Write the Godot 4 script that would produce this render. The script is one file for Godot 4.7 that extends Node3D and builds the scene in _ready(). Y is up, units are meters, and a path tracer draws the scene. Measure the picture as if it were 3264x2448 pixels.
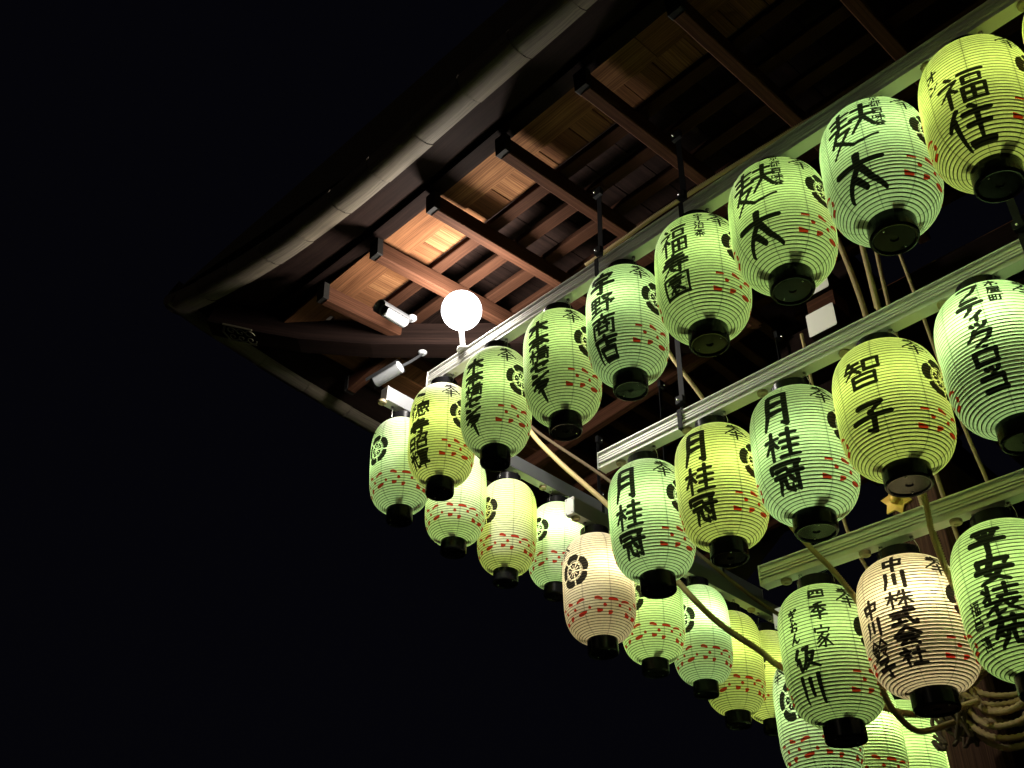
extends Node3D
# Night under the eave of a shrine stage: three stepped tiers of paper lanterns on two sides of a corner.
# Heights inside the tables are measured from eye level; EYE lifts them above the ground.
const EYE := 1.6
const BODY_H := 0.678       # paper body height
const BODY_R := 0.23
const RING_R := 0.0943
const TEX_W := 1024
const TEX_H := 512

var M := {}                  # materials
var boxes := {}              # shared beam meshes
var names := {}
var rng := RandomNumberGenerator.new()

# ---------------------------------------------------------------- helpers
func at(x: float, y: float, z: float) -> Vector3:
	return Vector3(x, y + EYE, z)

func numbered(called: String) -> String:
	if not names.has(called):
		names[called] = 0
		return called
	names[called] += 1
	return "%s_%03d" % [called, names[called]]

func thing(called: String, label: String, category: String, where := Vector3.ZERO, group := "") -> Node3D:
	var o := Node3D.new()
	o.name = numbered(called)
	add_child(o)
	o.position = where
	o.set_meta("label", label)
	o.set_meta("category", category)
	if group != "":
		o.set_meta("group", group)
	return o

func part(called: String, mesh: Mesh, m: Material, parent: Node3D, xf := Transform3D.IDENTITY) -> MeshInstance3D:
	var o := MeshInstance3D.new()
	o.name = called
	o.mesh = mesh
	o.material_override = m
	o.transform = xf
	o.cast_shadow = GeometryInstance3D.SHADOW_CASTING_SETTING_ON
	parent.add_child(o, true)
	return o

func lin(r: float, g: float, b: float) -> Color:
	return Color(r, g, b).linear_to_srgb()

func plain(c: Color, rough := 0.7, metal := 0.0, spec := 0.5) -> StandardMaterial3D:
	var m := StandardMaterial3D.new()
	m.albedo_color = c
	m.roughness = rough
	m.metallic = metal
	m.metallic_specular = spec
	return m

func new_st() -> SurfaceTool:
	var st := SurfaceTool.new()
	st.begin(Mesh.PRIMITIVE_TRIANGLES)
	return st

func tri(st: SurfaceTool, p: Array, n: Array, uv: Array) -> void:
	# front faces run clockwise: turn the corners round when they do not agree with the normal
	var g: Vector3 = (p[2] - p[0]).cross(p[1] - p[0])
	var order := [0, 1, 2] if g.dot(n[0] + n[1] + n[2]) >= 0.0 else [0, 2, 1]
	for k in order:
		st.set_normal(n[k])
		st.set_uv(uv[k])
		st.add_vertex(p[k])

func quad(st: SurfaceTool, p: Array, n: Array, uv: Array) -> void:
	tri(st, [p[0], p[1], p[2]], [n[0], n[1], n[2]], [uv[0], uv[1], uv[2]])
	tri(st, [p[0], p[2], p[3]], [n[0], n[2], n[3]], [uv[0], uv[2], uv[3]])

func flat_quad(st: SurfaceTool, a: Vector3, b: Vector3, c: Vector3, d: Vector3, n: Vector3, uv := []) -> void:
	quad(st, [a, b, c, d], [n, n, n, n], uv if uv.size() == 4 else [Vector2(0, 0), Vector2(1, 0), Vector2(1, 1), Vector2(0, 1)])

func beam_mesh(length: float, w: float, h: float, bevel := 0.006) -> ArrayMesh:
	# a stick along +z, eight-sided so that its long edges catch light; u runs along the grain in metres
	var key := "%.3f %.3f %.3f %.3f" % [length, w, h, bevel]
	if boxes.has(key):
		return boxes[key]
	var st := new_st()
	var a := w / 2.0
	var b := h / 2.0
	var c := minf(bevel, minf(a, b) * 0.6)
	var ring := [Vector2(a, -b + c), Vector2(a, b - c), Vector2(a - c, b), Vector2(-a + c, b), Vector2(-a, b - c), Vector2(-a, -b + c), Vector2(-a + c, -b), Vector2(a - c, -b)]
	var run := 0.0
	var off := fmod(length * 7.31 + w * 3.7, 1.0)
	for k in 8:
		var p: Vector2 = ring[k]
		var q: Vector2 = ring[(k + 1) % 8]
		var e := (q - p)
		var n := Vector3(e.y, -e.x, 0).normalized()
		flat_quad(st, Vector3(p.x, p.y, 0), Vector3(q.x, q.y, 0), Vector3(q.x, q.y, length), Vector3(p.x, p.y, length), n,
			[Vector2(off, run), Vector2(off, run + e.length()), Vector2(off + length, run + e.length()), Vector2(off + length, run)])
		run += e.length()
	for s in [0.0, length]:
		for k in range(1, 7):
			var n := Vector3(0, 0, -1.0 if s == 0.0 else 1.0)
			var t := [ring[0], ring[k], ring[k + 1]]
			tri(st, [Vector3(t[0].x, t[0].y, s), Vector3(t[1].x, t[1].y, s), Vector3(t[2].x, t[2].y, s)], [n, n, n], [t[0], t[1], t[2]])
	boxes[key] = st.commit()
	return boxes[key]

func between(a: Vector3, b: Vector3, up := Vector3.UP) -> Transform3D:
	var z := (b - a).normalized()
	var x := up.cross(z).normalized()
	return Transform3D(Basis(x, z.cross(x), z), a)

func beam(called: String, a: Vector3, b: Vector3, w: float, h: float, m: Material, parent: Node3D, bevel := 0.006, up := Vector3.UP) -> MeshInstance3D:
	return part(called, beam_mesh((b - a).length(), w, h, bevel), m, parent, between(a, b, up))

func lathe(st: SurfaceTool, prof: Array, segs: int, uv_by_height := 0.0) -> void:
	# prof: [r, y] pairs; normals follow the curve
	var count := prof.size()
	var nor := []
	for i in count:
		var a: Vector2 = prof[maxi(i - 1, 0)]
		var b: Vector2 = prof[mini(i + 1, count - 1)]
		var d := (b - a).normalized()
		nor.append(Vector2(-d.y, d.x))
	for i in count - 1:
		for k in segs:
			var p := []
			var n := []
			var uv := []
			for c in [[i, k], [i, k + 1], [i + 1, k + 1], [i + 1, k]]:
				var f: float = float(c[1]) / segs
				var th: float = (f - 0.5) * TAU
				var q: Vector2 = prof[c[0]]
				var m: Vector2 = nor[c[0]]
				p.append(Vector3(q.x * sin(th), q.y, q.x * cos(th)))
				n.append(Vector3(m.x * sin(th), m.y, m.x * cos(th)))
				uv.append(Vector2(f, -q.y / uv_by_height if uv_by_height > 0.0 else q.y))
			quad(st, p, n, uv)

func hard_lathe(st: SurfaceTool, prof: Array, segs: int) -> void:
	for i in prof.size() - 1:
		lathe(st, [prof[i], prof[i + 1]], segs)

func smooth_path(pts: Array, step: float) -> PackedVector3Array:
	var c := Curve3D.new()
	c.bake_interval = step
	for i in pts.size():
		var a: Vector3 = pts[maxi(i - 1, 0)]
		var b: Vector3 = pts[mini(i + 1, pts.size() - 1)]
		var t := (b - a) / 6.0
		c.add_point(pts[i], -t, t)
	return c.get_baked_points()

func tube(st: SurfaceTool, path: PackedVector3Array, r: float, sides: int, lay := 0.0, lobes := 0) -> void:
	var side := Vector3.UP
	var rows := []
	var nrm := []
	var run := 0.0
	for i in path.size():
		var d := (path[mini(i + 1, path.size() - 1)] - path[maxi(i - 1, 0)]).normalized()
		if i == 0:
			side = d.cross(Vector3(0.31, 0.2, 0.93)).normalized()
		else:
			run += path[i].distance_to(path[i - 1])
			side = (side - d * side.dot(d)).normalized()
		var other := d.cross(side)
		var row := []
		var nr := []
		for k in sides:
			var th := TAU * k / sides
			var rr := r
			if lobes > 0:
				rr = r * (0.72 + 0.40 * absf(cos(lobes * 0.5 * (th - run * lay))))
			var v := side * cos(th) + other * sin(th)
			row.append(path[i] + v * rr)
			nr.append(v)
		rows.append(row)
		nrm.append(nr)
	for i in rows.size() - 1:
		for k in sides:
			var j := (k + 1) % sides
			var p := [rows[i][k], rows[i][j], rows[i + 1][j], rows[i + 1][k]]
			var n := [nrm[i][k], nrm[i][j], nrm[i + 1][j], nrm[i + 1][k]]
			if lobes > 0:
				var g: Vector3 = (p[2] - p[0]).cross(p[3] - p[1]).normalized()
				if g.dot(n[0]) < 0.0:
					g = -g
				for q in 4:
					n[q] = (n[q] + g).normalized()
			quad(st, p, n, [Vector2(0, 0), Vector2(1, 0), Vector2(1, 1), Vector2(0, 1)])
	for e in [0, rows.size() - 1]:
		var n: Vector3 = (path[0] - path[1]).normalized() if e == 0 else (path[e] - path[e - 1]).normalized()
		for k in range(1, sides - 1):
			tri(st, [rows[e][0], rows[e][k], rows[e][k + 1]], [n, n, n], [Vector2.ZERO, Vector2.ZERO, Vector2.ZERO])

func tube_mesh(pts: Array, r: float, sides := 8, step := 0.02, lay := 0.0, lobes := 0) -> ArrayMesh:
	var st := new_st()
	tube(st, smooth_path(pts, step), r, sides, lay, lobes)
	return st.commit()

func extrude(prof: Array, length: float) -> ArrayMesh:
	# prof: Vector2(z, y), extruded along +x from 0 to length, flat faces
	var st := new_st()
	var poly := PackedVector2Array(prof)
	var turn := -1.0 if Geometry2D.is_polygon_clockwise(poly) else 1.0
	for k in prof.size():
		var p: Vector2 = prof[k]
		var q: Vector2 = prof[(k + 1) % prof.size()]
		var e := (q - p).normalized() * turn
		var n := Vector3(0, -e.x, e.y)
		flat_quad(st, Vector3(0, p.y, p.x), Vector3(0, q.y, q.x), Vector3(length, q.y, q.x), Vector3(length, p.y, p.x), n,
			[Vector2(0, p.y), Vector2(0, q.y), Vector2(length, q.y), Vector2(length, p.y)])
	var ids := Geometry2D.triangulate_polygon(poly)
	for x in [0.0, length]:
		var n := Vector3(-1.0 if x == 0.0 else 1.0, 0, 0)
		for t in range(0, ids.size(), 3):
			var v := []
			for k in 3:
				var w: Vector2 = prof[ids[t + k]]
				v.append(Vector3(x, w.y, w.x))
			tri(st, v, [n, n, n], [Vector2.ZERO, Vector2.ZERO, Vector2.ZERO])
	return st.commit()

func sweep_box(st: SurfaceTool, path: Array, w: float, h: float) -> void:
	# a rectangular bar whose top follows path
	var rows := []
	var run := [0.0]
	for i in path.size():
		var d: Vector3 = (path[mini(i + 1, path.size() - 1)] - path[maxi(i - 1, 0)]).normalized()
		var x := Vector3.UP.cross(d).normalized()
		var y := d.cross(x)
		rows.append([path[i] - x * w / 2, path[i] + x * w / 2, path[i] + x * w / 2 - y * h, path[i] - x * w / 2 - y * h])
		if i > 0:
			run.append(run[-1] + path[i].distance_to(path[i - 1]))
	for i in rows.size() - 1:
		var mid: Vector3 = (rows[i][0] + rows[i][2] + rows[i + 1][0] + rows[i + 1][2]) / 4
		for k in 4:
			var j := (k + 1) % 4
			var a: Vector3 = rows[i][k]
			var b: Vector3 = rows[i][j]
			var c: Vector3 = rows[i + 1][j]
			var e: Vector3 = rows[i + 1][k]
			var n := (c - a).cross(e - b).normalized()
			if n.dot((a + c) / 2 - mid) < 0:
				n = -n
			flat_quad(st, a, b, c, e, n, [Vector2(run[i], k * h), Vector2(run[i], k * h + h), Vector2(run[i + 1], k * h + h), Vector2(run[i + 1], k * h)])
	for e in [0, rows.size() - 1]:
		var n: Vector3 = (path[0] - path[1]).normalized() if e == 0 else (path[e] - path[e - 1]).normalized()
		flat_quad(st, rows[e][0], rows[e][1], rows[e][2], rows[e][3], n)

# ---------------------------------------------------------------- computed textures
func wood_texture(dark: Color, light: Color, seed_: int) -> ImageTexture:
	# long streaks along u with fine pores and a few knots of darker growth
	var a := FastNoiseLite.new()
	a.seed = seed_
	a.frequency = 0.02
	a.fractal_octaves = 4
	var img := Image.create(512, 512, false, Image.FORMAT_RGB8)
	for y in 512:
		for x in 512:
			# wrap both ways by walking round circles in noise space is dear; mirror-blend the ends instead
			var s := absf(x - 256.0) * 0.22
			var w := a.get_noise_2d(s * 0.6, y * 0.25) * 18.0
			var g := a.get_noise_2d(s * 0.35, (y + w) * 3.4)
			var p := a.get_noise_2d(s * 2.2 + 300.0, y * 9.0)
			var b := a.get_noise_2d(s * 0.2 + 900.0, y * 0.35)
			var t := clampf(0.5 + g * 0.75 + p * 0.28 + b * 0.35, 0.0, 1.0)
			img.set_pixel(x, y, dark.lerp(light, t))
	img.generate_mipmaps()
	return ImageTexture.create_from_image(img)

func wood(dark: Color, light: Color, seed_: int, rough := 0.8, spec := 0.12) -> StandardMaterial3D:
	var m := plain(Color.WHITE, rough, 0.0, spec)
	m.albedo_texture = wood_texture(dark, light, seed_)
	m.uv1_scale = Vector3(0.9, 3.0, 1)
	return m

# strokes of the brush lettering, each character in a 100 by 100 square
var GLYPHS := {
	"月": "25,5 25,60 12,97;25,5 78,5 78,95 66,90;38,34 64,31;37,58 63,55",
	"桂": "4,28 44,28;24,5 24,97;24,32 4,68;26,36 42,60;55,18 95,18;75,4 75,44;50,44 99,44;56,66 96,66;75,50 75,92;48,93 99,93",
	"冠": "8,12 8,32;8,12 92,12 84,30;22,32 52,30;14,50 58,48;30,50 26,72 10,94;42,50 42,84 60,92 62,80;58,42 98,42;82,24 82,90 70,86;62,58 70,70",
	"智": "18,4 8,20;14,14 44,14;4,30 50,30;28,16 26,34 4,54;30,34 46,50;58,12 58,46;58,12 92,12 92,44;58,44 92,44;24,60 24,97;24,60 80,60 80,97;26,77 78,77;24,96 80,96",
	"子": "22,8 78,8 50,36;50,34 56,60 52,92 34,86;4,50 97,46",
	"テ": "24,15 78,12;8,42 94,38;54,42 48,72 26,95",
	"ィ": "78,20 50,50 22,66;54,48 54,95",
	"ッ": "15,40 24,58;44,34 52,52;86,32 78,66 40,95",
	"ク": "36,6 28,30 6,56;34,22 88,20 76,60 30,96",
	"・": "44,46 56,54",
	"ロ": "14,15 16,88;14,15 86,14 84,86;14,84 86,82",
	"コ": "12,18 86,16 86,86;10,84 90,84",
	"フ": "12,14 88,12 70,60 24,95",
	"福": "24,3 34,12;6,24 44,22 8,62;26,42 26,97;30,44 42,56;52,8 96,8;58,22 58,42;58,22 90,22 90,42;58,42 90,42;54,54 54,97;54,54 96,54 96,97;74,54 74,96;54,75 96,75;54,96 96,96",
	"住": "30,4 6,46;22,30 22,97;58,4 68,14;42,24 96,24;46,56 92,56;69,24 69,92;36,93 99,93",
	"麩": "8,14 50,12;28,2 28,40;12,26 46,25;4,41 54,39;26,42 8,70;20,54 48,53 8,97;16,66 52,92 98,84;60,16 92,14;54,36 99,34;78,4 76,40 54,68;78,38 97,62",
	"太": "6,30 94,28;50,3 48,40 8,95;52,36 70,70 95,94;40,66 54,84",
	"寿": "22,14 80,12;14,30 84,28;6,46 94,44;50,2 46,46 8,94;36,62 94,60;70,50 70,95 56,88;42,74 52,84",
	"園": "8,8 8,97;8,8 92,8 92,97;50,14 50,34;30,22 70,22;22,34 78,34;36,44 36,56;36,44 64,44 64,56 36,56;50,58 28,78;42,66 42,86 56,80;52,62 76,82;8,94 92,94",
	"宇": "50,2 50,12;12,14 12,30;12,16 90,16 84,30;28,38 74,37;6,58 96,57;52,38 52,92 36,86",
	"治": "14,8 26,18;6,34 18,44;6,94 26,58;62,4 46,40 86,36;80,22 92,44;46,56 46,96;46,56 88,56 88,96;46,94 88,94",
	"茶": "6,16 94,16;34,4 34,28;66,4 66,28;50,26 6,62;50,26 96,62;22,62 78,62;50,46 50,97;32,72 18,90;68,72 84,90",
	"野": "6,8 6,46;6,8 44,8 44,46;6,26 44,26;6,46 44,46;25,8 25,88;8,66 44,66;4,92 50,86;56,10 90,10 72,32;62,24 78,38;52,46 96,46 86,58;74,46 74,94 60,86",
	"商": "50,2 50,14;8,18 94,18;34,22 40,32;66,22 60,32;12,38 12,97;12,38 90,38 90,96 80,92;42,42 24,56;58,42 76,56;34,62 34,86;34,62 68,62 68,86;34,84 68,84",
	"店": "52,2 52,12;12,16 96,16;16,16 14,60 2,95;58,24 58,54;58,38 90,36;30,56 30,95;30,56 86,56 86,95;30,92 86,92",
	"木": "6,32 94,30;50,4 50,97;48,34 6,80;52,34 95,78",
	"本": "6,30 94,28;50,4 50,97;48,32 4,76;52,32 97,74;30,72 70,72",
	"橋": "4,28 38,28;21,4 21,97;20,32 4,66;24,36 36,56;86,6 50,14;42,24 98,24;68,12 50,46;70,24 96,44;56,34 56,48;56,34 80,34 80,48 56,48;46,56 46,97;46,56 94,56 94,95 86,92;58,68 58,84;58,68 80,68 80,84 58,84",
	"セ": "8,40 90,30 72,56;36,8 36,78 50,90 86,88",
	"ン": "14,18 36,34;10,90 50,76 92,30",
	"タ": "40,4 30,32 6,58;38,20 84,18 70,60 28,97;34,44 62,62",
	"ー": "50,8 54,92",
	"徳": "28,4 8,26;30,26 4,52;18,44 18,97;44,14 94,14;68,4 68,26;46,28 46,50;46,28 94,28 94,50;62,28 62,50;78,28 78,50;46,50 94,50;40,62 36,84;52,62 54,88 78,90 82,76;64,58 70,70;88,62 96,78",
	"寺": "22,14 78,13;50,2 50,34;6,34 94,33;10,56 96,54;70,40 70,95 54,88;30,66 40,80",
	"昭": "8,14 8,86;8,14 38,14 38,86;8,50 38,50;8,86 38,86;50,12 94,10 88,42 76,38;68,12 64,32 48,48;52,58 52,96;52,58 92,58 92,96;52,94 92,94",
	"輝": "22,4 22,42;6,14 14,30;40,10 30,30;2,42 46,40;16,42 14,74 2,95;30,42 30,88 46,90;50,10 50,24;50,12 97,12 92,24;54,28 94,28;58,40 58,66;58,40 90,40 90,66;58,53 90,53;58,66 90,66;48,80 99,80;74,22 74,98",
	"屋": "12,8 90,8 90,28;12,28 90,28;12,8 12,56 2,95;26,40 92,40;54,40 34,58 80,54;70,48 84,60;32,72 88,72;60,60 60,94;22,94 97,94",
	"町": "6,16 6,84;6,16 50,16 50,84;28,16 28,84;6,50 50,50;6,84 50,84;56,22 98,22;78,22 78,94 64,88",
	"四": "8,16 8,88;8,16 92,16 92,88;36,18 34,44 18,60;62,18 62,52 84,54;8,86 92,86",
	"季": "72,4 30,14;6,26 94,25;50,10 50,46;48,28 14,50;52,28 88,50;26,54 74,54 54,66;54,64 54,95 40,90;6,74 94,73",
	"家": "50,2 50,12;12,14 12,30;12,16 90,16 84,28;26,34 78,34;54,36 20,62;40,48 60,70 56,97 44,92;50,56 14,78;54,70 18,94;82,46 64,60;60,58 94,92",
	"ぎ": "16,22 70,16;14,42 76,36;38,4 62,66;58,64 30,68 28,84 60,92;80,6 86,18;92,2 98,14",
	"お": "14,28 62,26;38,6 38,84 18,80 24,60 60,54 84,66 74,88 56,88;72,16 88,30",
	"ん": "54,4 10,94 36,54 52,60 54,86 70,92 94,66",
	"坂": "20,10 8,40 18,50 10,64;20,48 28,97;44,10 60,8;60,6 56,20 50,60 34,92;56,30 80,28 70,60 44,92;54,50 70,74 98,90",
	"川": "18,8 18,50 8,94;50,16 50,72;84,4 84,97",
	"中": "14,26 18,64;14,26 86,24 80,62;18,60 82,58;50,3 50,97",
	"株": "4,28 42,28;23,4 23,97;22,32 4,68;26,36 40,58;58,10 48,32;54,26 94,24;46,48 98,46;72,4 72,97;70,50 46,84;74,50 98,82",
	"式": "8,26 92,22;78,4 90,12;16,52 56,50;36,52 36,82;8,88 58,78;62,4 66,50 84,90 96,92 97,74",
	"会": "50,2 4,44;50,2 97,44;30,42 70,42;14,60 86,60;46,62 24,88 76,84;64,70 86,94",
	"社": "24,3 34,12;6,24 44,22 6,62;26,42 26,97;30,44 42,56;54,34 96,34;75,6 75,90;46,92 99,92",
	"鈴": "26,2 2,34;26,2 50,30;14,34 40,34;6,50 46,50;26,34 26,88;12,60 18,76;42,60 36,76;2,92 50,84;74,2 52,40;74,2 98,38;64,40 86,40;58,56 92,56 76,78;68,72 84,95",
	"平": "14,12 88,10;28,22 38,42;74,20 64,42;4,54 97,52;50,12 52,97",
	"安": "50,2 50,14;12,16 12,34;12,18 90,18 82,34;46,26 30,64 86,94;68,50 52,80 12,96;4,52 97,50",
	"装": "20,4 20,48;6,14 14,24;4,44 18,34;38,18 96,16;66,3 66,40;44,40 90,40;50,46 50,54;6,56 95,55;50,56 4,86;32,70 32,92 54,84;56,56 70,78 98,94;84,62 66,74",
	"苑": "6,14 94,14;34,3 34,24;66,3 66,24;28,30 6,62;24,42 48,42 38,70 10,96;24,56 36,66;58,38 90,38 88,64 78,62;58,38 58,86 96,90 97,74",
	"呂": "24,8 24,40;24,8 76,8 76,40;24,40 76,40;50,40 44,56;14,56 14,95;14,56 86,56 86,95;14,94 86,94",
	"淳": "14,8 26,18;6,34 18,44;6,94 26,58;66,2 66,12;40,16 96,16;50,26 50,42;50,26 86,26 86,42 50,42;46,52 86,52 70,64;70,62 70,96 56,90;36,74 98,74",
	"奉": "26,10 74,8;18,22 82,20;50,2 48,34 4,70;54,32 97,66;30,62 70,60;24,78 76,76;50,50 50,98",
	"京": "50,2 50,14;6,18 94,18;26,30 26,52;26,30 74,30 74,52 26,52;50,52 50,94 38,90;28,64 12,84;70,64 90,84",
	"都": "8,18 50,18;28,4 28,36;4,36 56,34;50,8 4,66;18,52 18,95;18,52 46,52 46,95;18,74 46,74;18,94 46,94;66,10 66,98;66,10 94,10 80,36 94,60 74,68",
	"百": "6,10 94,10;50,10 40,28;18,30 18,97;18,30 82,30 82,97;18,60 82,60;18,95 82,95",
	"味": "6,20 6,70;6,20 32,20 32,70;6,68 32,68;46,26 90,25;40,48 97,47;68,4 68,97;66,50 40,84;70,50 97,82",
	"オ": "8,34 94,32;60,6 60,94 46,88;58,36 10,82",
	"丶": "30,30 70,60",
}

func ink(data: PackedByteArray, x: int, y: int, k: float, c: Color) -> void:
	if y < 0 or y >= TEX_H or k <= 0.0:
		return
	var i := (y * TEX_W + posmod(x, TEX_W)) * 3
	data[i] = int(lerpf(data[i], c.r8, k))
	data[i + 1] = int(lerpf(data[i + 1], c.g8, k))
	data[i + 2] = int(lerpf(data[i + 2], c.b8, k))

func brush(data: PackedByteArray, pts: Array, r: float, c: Color) -> void:
	# one stroke: heavy where the brush lands, thinner as it leaves, with ragged edges
	for s in pts.size() - 1:
		var a: Vector2 = pts[s]
		var b: Vector2 = pts[s + 1]
		var ra := r * (1.12 if s == 0 else 0.95)
		var rb := r * (0.62 if s == pts.size() - 2 and pts.size() > 2 else 0.92)
		var lo := Vector2(minf(a.x, b.x), minf(a.y, b.y)) - Vector2(r, r) * 1.6
		var hi := Vector2(maxf(a.x, b.x), maxf(a.y, b.y)) + Vector2(r, r) * 1.6
		var d := b - a
		var l2 := maxf(d.length_squared(), 0.001)
		for y in range(int(lo.y), int(hi.y) + 2):
			for x in range(int(lo.x), int(hi.x) + 2):
				var p := Vector2(x, y)
				var t := clampf((p - a).dot(d) / l2, 0.0, 1.0)
				var rag := 0.9 * sin(x * 1.7 + y * 0.9) * sin(y * 2.3 - x * 0.4)
				var e := lerpf(ra, rb, t) + rag * 0.5 - p.distance_to(a + d * t)
				ink(data, x, y, clampf(e + 0.5, 0.0, 1.0), c)

func leaf(data: PackedByteArray, mid: Vector2, half: float, thick: float, bend: float, lean: float, cut: float, c: Color) -> void:
	# a bowed leaf mark, one end sometimes broken off
	for y in range(int(mid.y - thick - absf(bend) - 6), int(mid.y + thick + absf(bend) + 7)):
		for x in range(int(mid.x - half), int(mid.x + half) + 1):
			var u := (x - mid.x) / half
			if absf(u) > 1.0 or u < cut - 0.35:
				continue
			var yc := mid.y + bend * (1.0 - u * u) + lean * u * half
			ink(data, x, y, clampf(thick * pow(1.0 - u * u, 0.4) + 0.8 * sin(x * 1.3 + y) - absf(y - yc) + 0.5, 0.0, 1.0), c)

func glyph(data: PackedByteArray, ch: String, cx: float, cy: float, w: float, h: float, r: float, c: Color) -> void:
	var strokes := String(GLYPHS[ch]).split(";")
	r *= 1.28 if strokes.size() <= 6 else (1.0 if strokes.size() <= 9 else 0.84)
	for stroke in strokes:
		var pts := []
		for p in stroke.split(" "):
			var q := p.split(",")
			pts.append(Vector2(cx + (float(q[0]) / 100.0 - 0.5) * w, cy + (float(q[1]) / 100.0 - 0.5) * h))
		brush(data, pts, r, c)

func px(theta: float) -> float:
	return (theta / 360.0 + 0.5) * TEX_W

func paper_base() -> PackedByteArray:
	# handmade paper: fibre flecks, pasted seams, then the print every lantern carries: crest, band of red marks, red comma crest
	var n := FastNoiseLite.new()
	n.seed = 5
	n.frequency = 0.03
	n.fractal_octaves = 3
	var data := PackedByteArray()
	data.resize(TEX_W * TEX_H * 3)
	for y in TEX_H:
		for x in TEX_W:
			var f := n.get_noise_2d(x, y * 1.3) * 0.05 + n.get_noise_2d(x * 6.0, y * 2.5) * 0.05
			var seam := absf(fposmod(x + 24.0, 128.0) - 64.0)
			var k := 0.90 + f - (0.20 if seam < 1.6 else 0.0) - (0.035 if seam < 7.0 else 0.0)
			var i := (y * TEX_W + x) * 3
			data[i] = int(255 * clampf(k, 0, 1))
			data[i + 1] = int(255 * clampf(k * 0.985, 0, 1))
			data[i + 2] = int(255 * clampf(k * 0.93, 0, 1))
	var black := lin(0.012, 0.011, 0.011)
	var red := lin(0.55, 0.035, 0.022)
	# five-lobed crest at the right hand of the lettering
	var sx := 708.0
	var sy := TEX_H / BODY_H
	var R := 0.112
	var c0 := Vector2(px(90.0), 0.43 * TEX_H)
	for y in range(int(c0.y - R * sy) - 2, int(c0.y + R * sy) + 3):
		for x in range(int(c0.x - R * sx) - 2, int(c0.x + R * sx) + 3):
			var q := Vector2((x - c0.x) / sx, (y - c0.y) / sy) / R
			var rho := q.length()
			var ang := atan2(q.x, -q.y) + 0.12
			var step := TAU / 5.0
			var dl := absf(fposmod(ang + step / 2.0, step) - step / 2.0)
			var edge := step / 2.0 - dl
			var on := false
			if rho > 0.60:
				on = rho < 1.0 - 0.16 * pow(dl / (step / 2.0), 3.0) and rho * sin(edge) > 0.045
			elif rho > 0.545 and rho < 0.572:
				on = rho * sin(edge) > 0.05
			elif rho < 0.5:
				var w := 0.40 + 0.10 * sin((rho - 0.12) / 0.38 * PI)
				on = rho > 0.13 and rho < 0.48 - 0.05 * pow(absf(sin(dl * 6.0)), 2.0) and dl < w and not (dl * rho < 0.028 and rho < 0.33) and Vector2(rho - 0.33, dl * rho).length() > 0.045
			if on:
				ink(data, x, y, 1.0, black)
	# red comma crest on the opposite side
	var c1 := Vector2(px(-90.0), 0.50 * TEX_H)
	for y in range(int(c1.y - 0.1 * sy), int(c1.y + 0.1 * sy) + 1):
		for x in range(int(c1.x - 0.1 * sx), int(c1.x + 0.1 * sx) + 1):
			var q := Vector2((x - c1.x) / sx, (y - c1.y) / sy) / 0.1
			var rho := q.length()
			var s := fposmod(atan2(q.y, q.x) / TAU * 3.0 + rho * 0.85, 1.0)
			if rho < 1.0 and s > 0.14 and rho > 0.06:
				ink(data, x, y, 1.0, red)
	# band of red arcs and dots, missing under the lettering
	var r := RandomNumberGenerator.new()
	r.seed = 11
	for k in 11:
		var th := 50.0 + k * 25.2
		for arc in [[0.0, 0.748, -7.0, 9.0, 6.4], [-1.5, 0.850, 4.0, 8.6, 8.2]]:
			var mid := Vector2(px(th + arc[0] + r.randf_range(-4.0, 4.0)), (arc[1] + r.randf_range(-0.016, 0.016)) * TEX_H)
			leaf(data, mid, arc[3] / 360.0 * TEX_W * r.randf_range(0.75, 1.2), arc[4] * r.randf_range(0.85, 1.25), arc[2] * r.randf_range(0.3, 1.2), r.randf_range(-0.24, 0.24), r.randf_range(-1.0, 0.3), red)
		var dot := Vector2(px(th + 12.5 + r.randf_range(-3, 3)), 0.800 * TEX_H + r.randf_range(-7, 7))
		brush(data, [dot, dot + Vector2(2, 1)], 7.2 * r.randf_range(0.8, 1.15), red)
	glyph(data, "奉", px(64.0), 0.175 * TEX_H, 0.135 * sx, 0.115 * sy, 4.2, black)
	return data

func print_texture(base: PackedByteArray, columns: Array, drop := 0.0) -> ImageTexture:
	# columns: [text, angle, [top and bottom of each character as a share of the height], width in metres, brush in metres]
	var data := base.duplicate()
	var black := lin(0.012, 0.011, 0.011)
	for col in columns:
		var text: String = col[0]
		for k in text.length():
			var a: float = sag(col[2][k][0], drop)
			var b: float = sag(col[2][k][1], drop)
			glyph(data, text[k], px(col[1]), (a + b) / 2.0 * TEX_H, col[3] * 708.0, (b - a) * TEX_H, col[4] * 708.0, black)
	var img := Image.create_from_data(TEX_W, TEX_H, false, Image.FORMAT_RGB8, data)
	img.generate_mipmaps()
	return ImageTexture.create_from_image(img)

func sag(v: float, drop: float) -> float:
	return 0.05 + 0.93 * v + drop * (1.0 - pow(absf(2.0 * v - 1.0), 4.0))

func even(a: float, b: float, n: int) -> Array:
	var out := []
	for k in n:
		out.append([lerpf(a, b, (k + 0.04) / n), lerpf(a, b, (k + 0.96) / n)])
	return out

# ---------------------------------------------------------------- lantern
var paper_mesh: ArrayMesh
var rib_mesh: ArrayMesh
var top_mesh: ArrayMesh
var low_mesh: ArrayMesh
var tab_mesh: ArrayMesh
var screw_mesh: ArrayMesh
var wire_mesh: ArrayMesh
var bulb_mesh: SphereMesh

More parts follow.
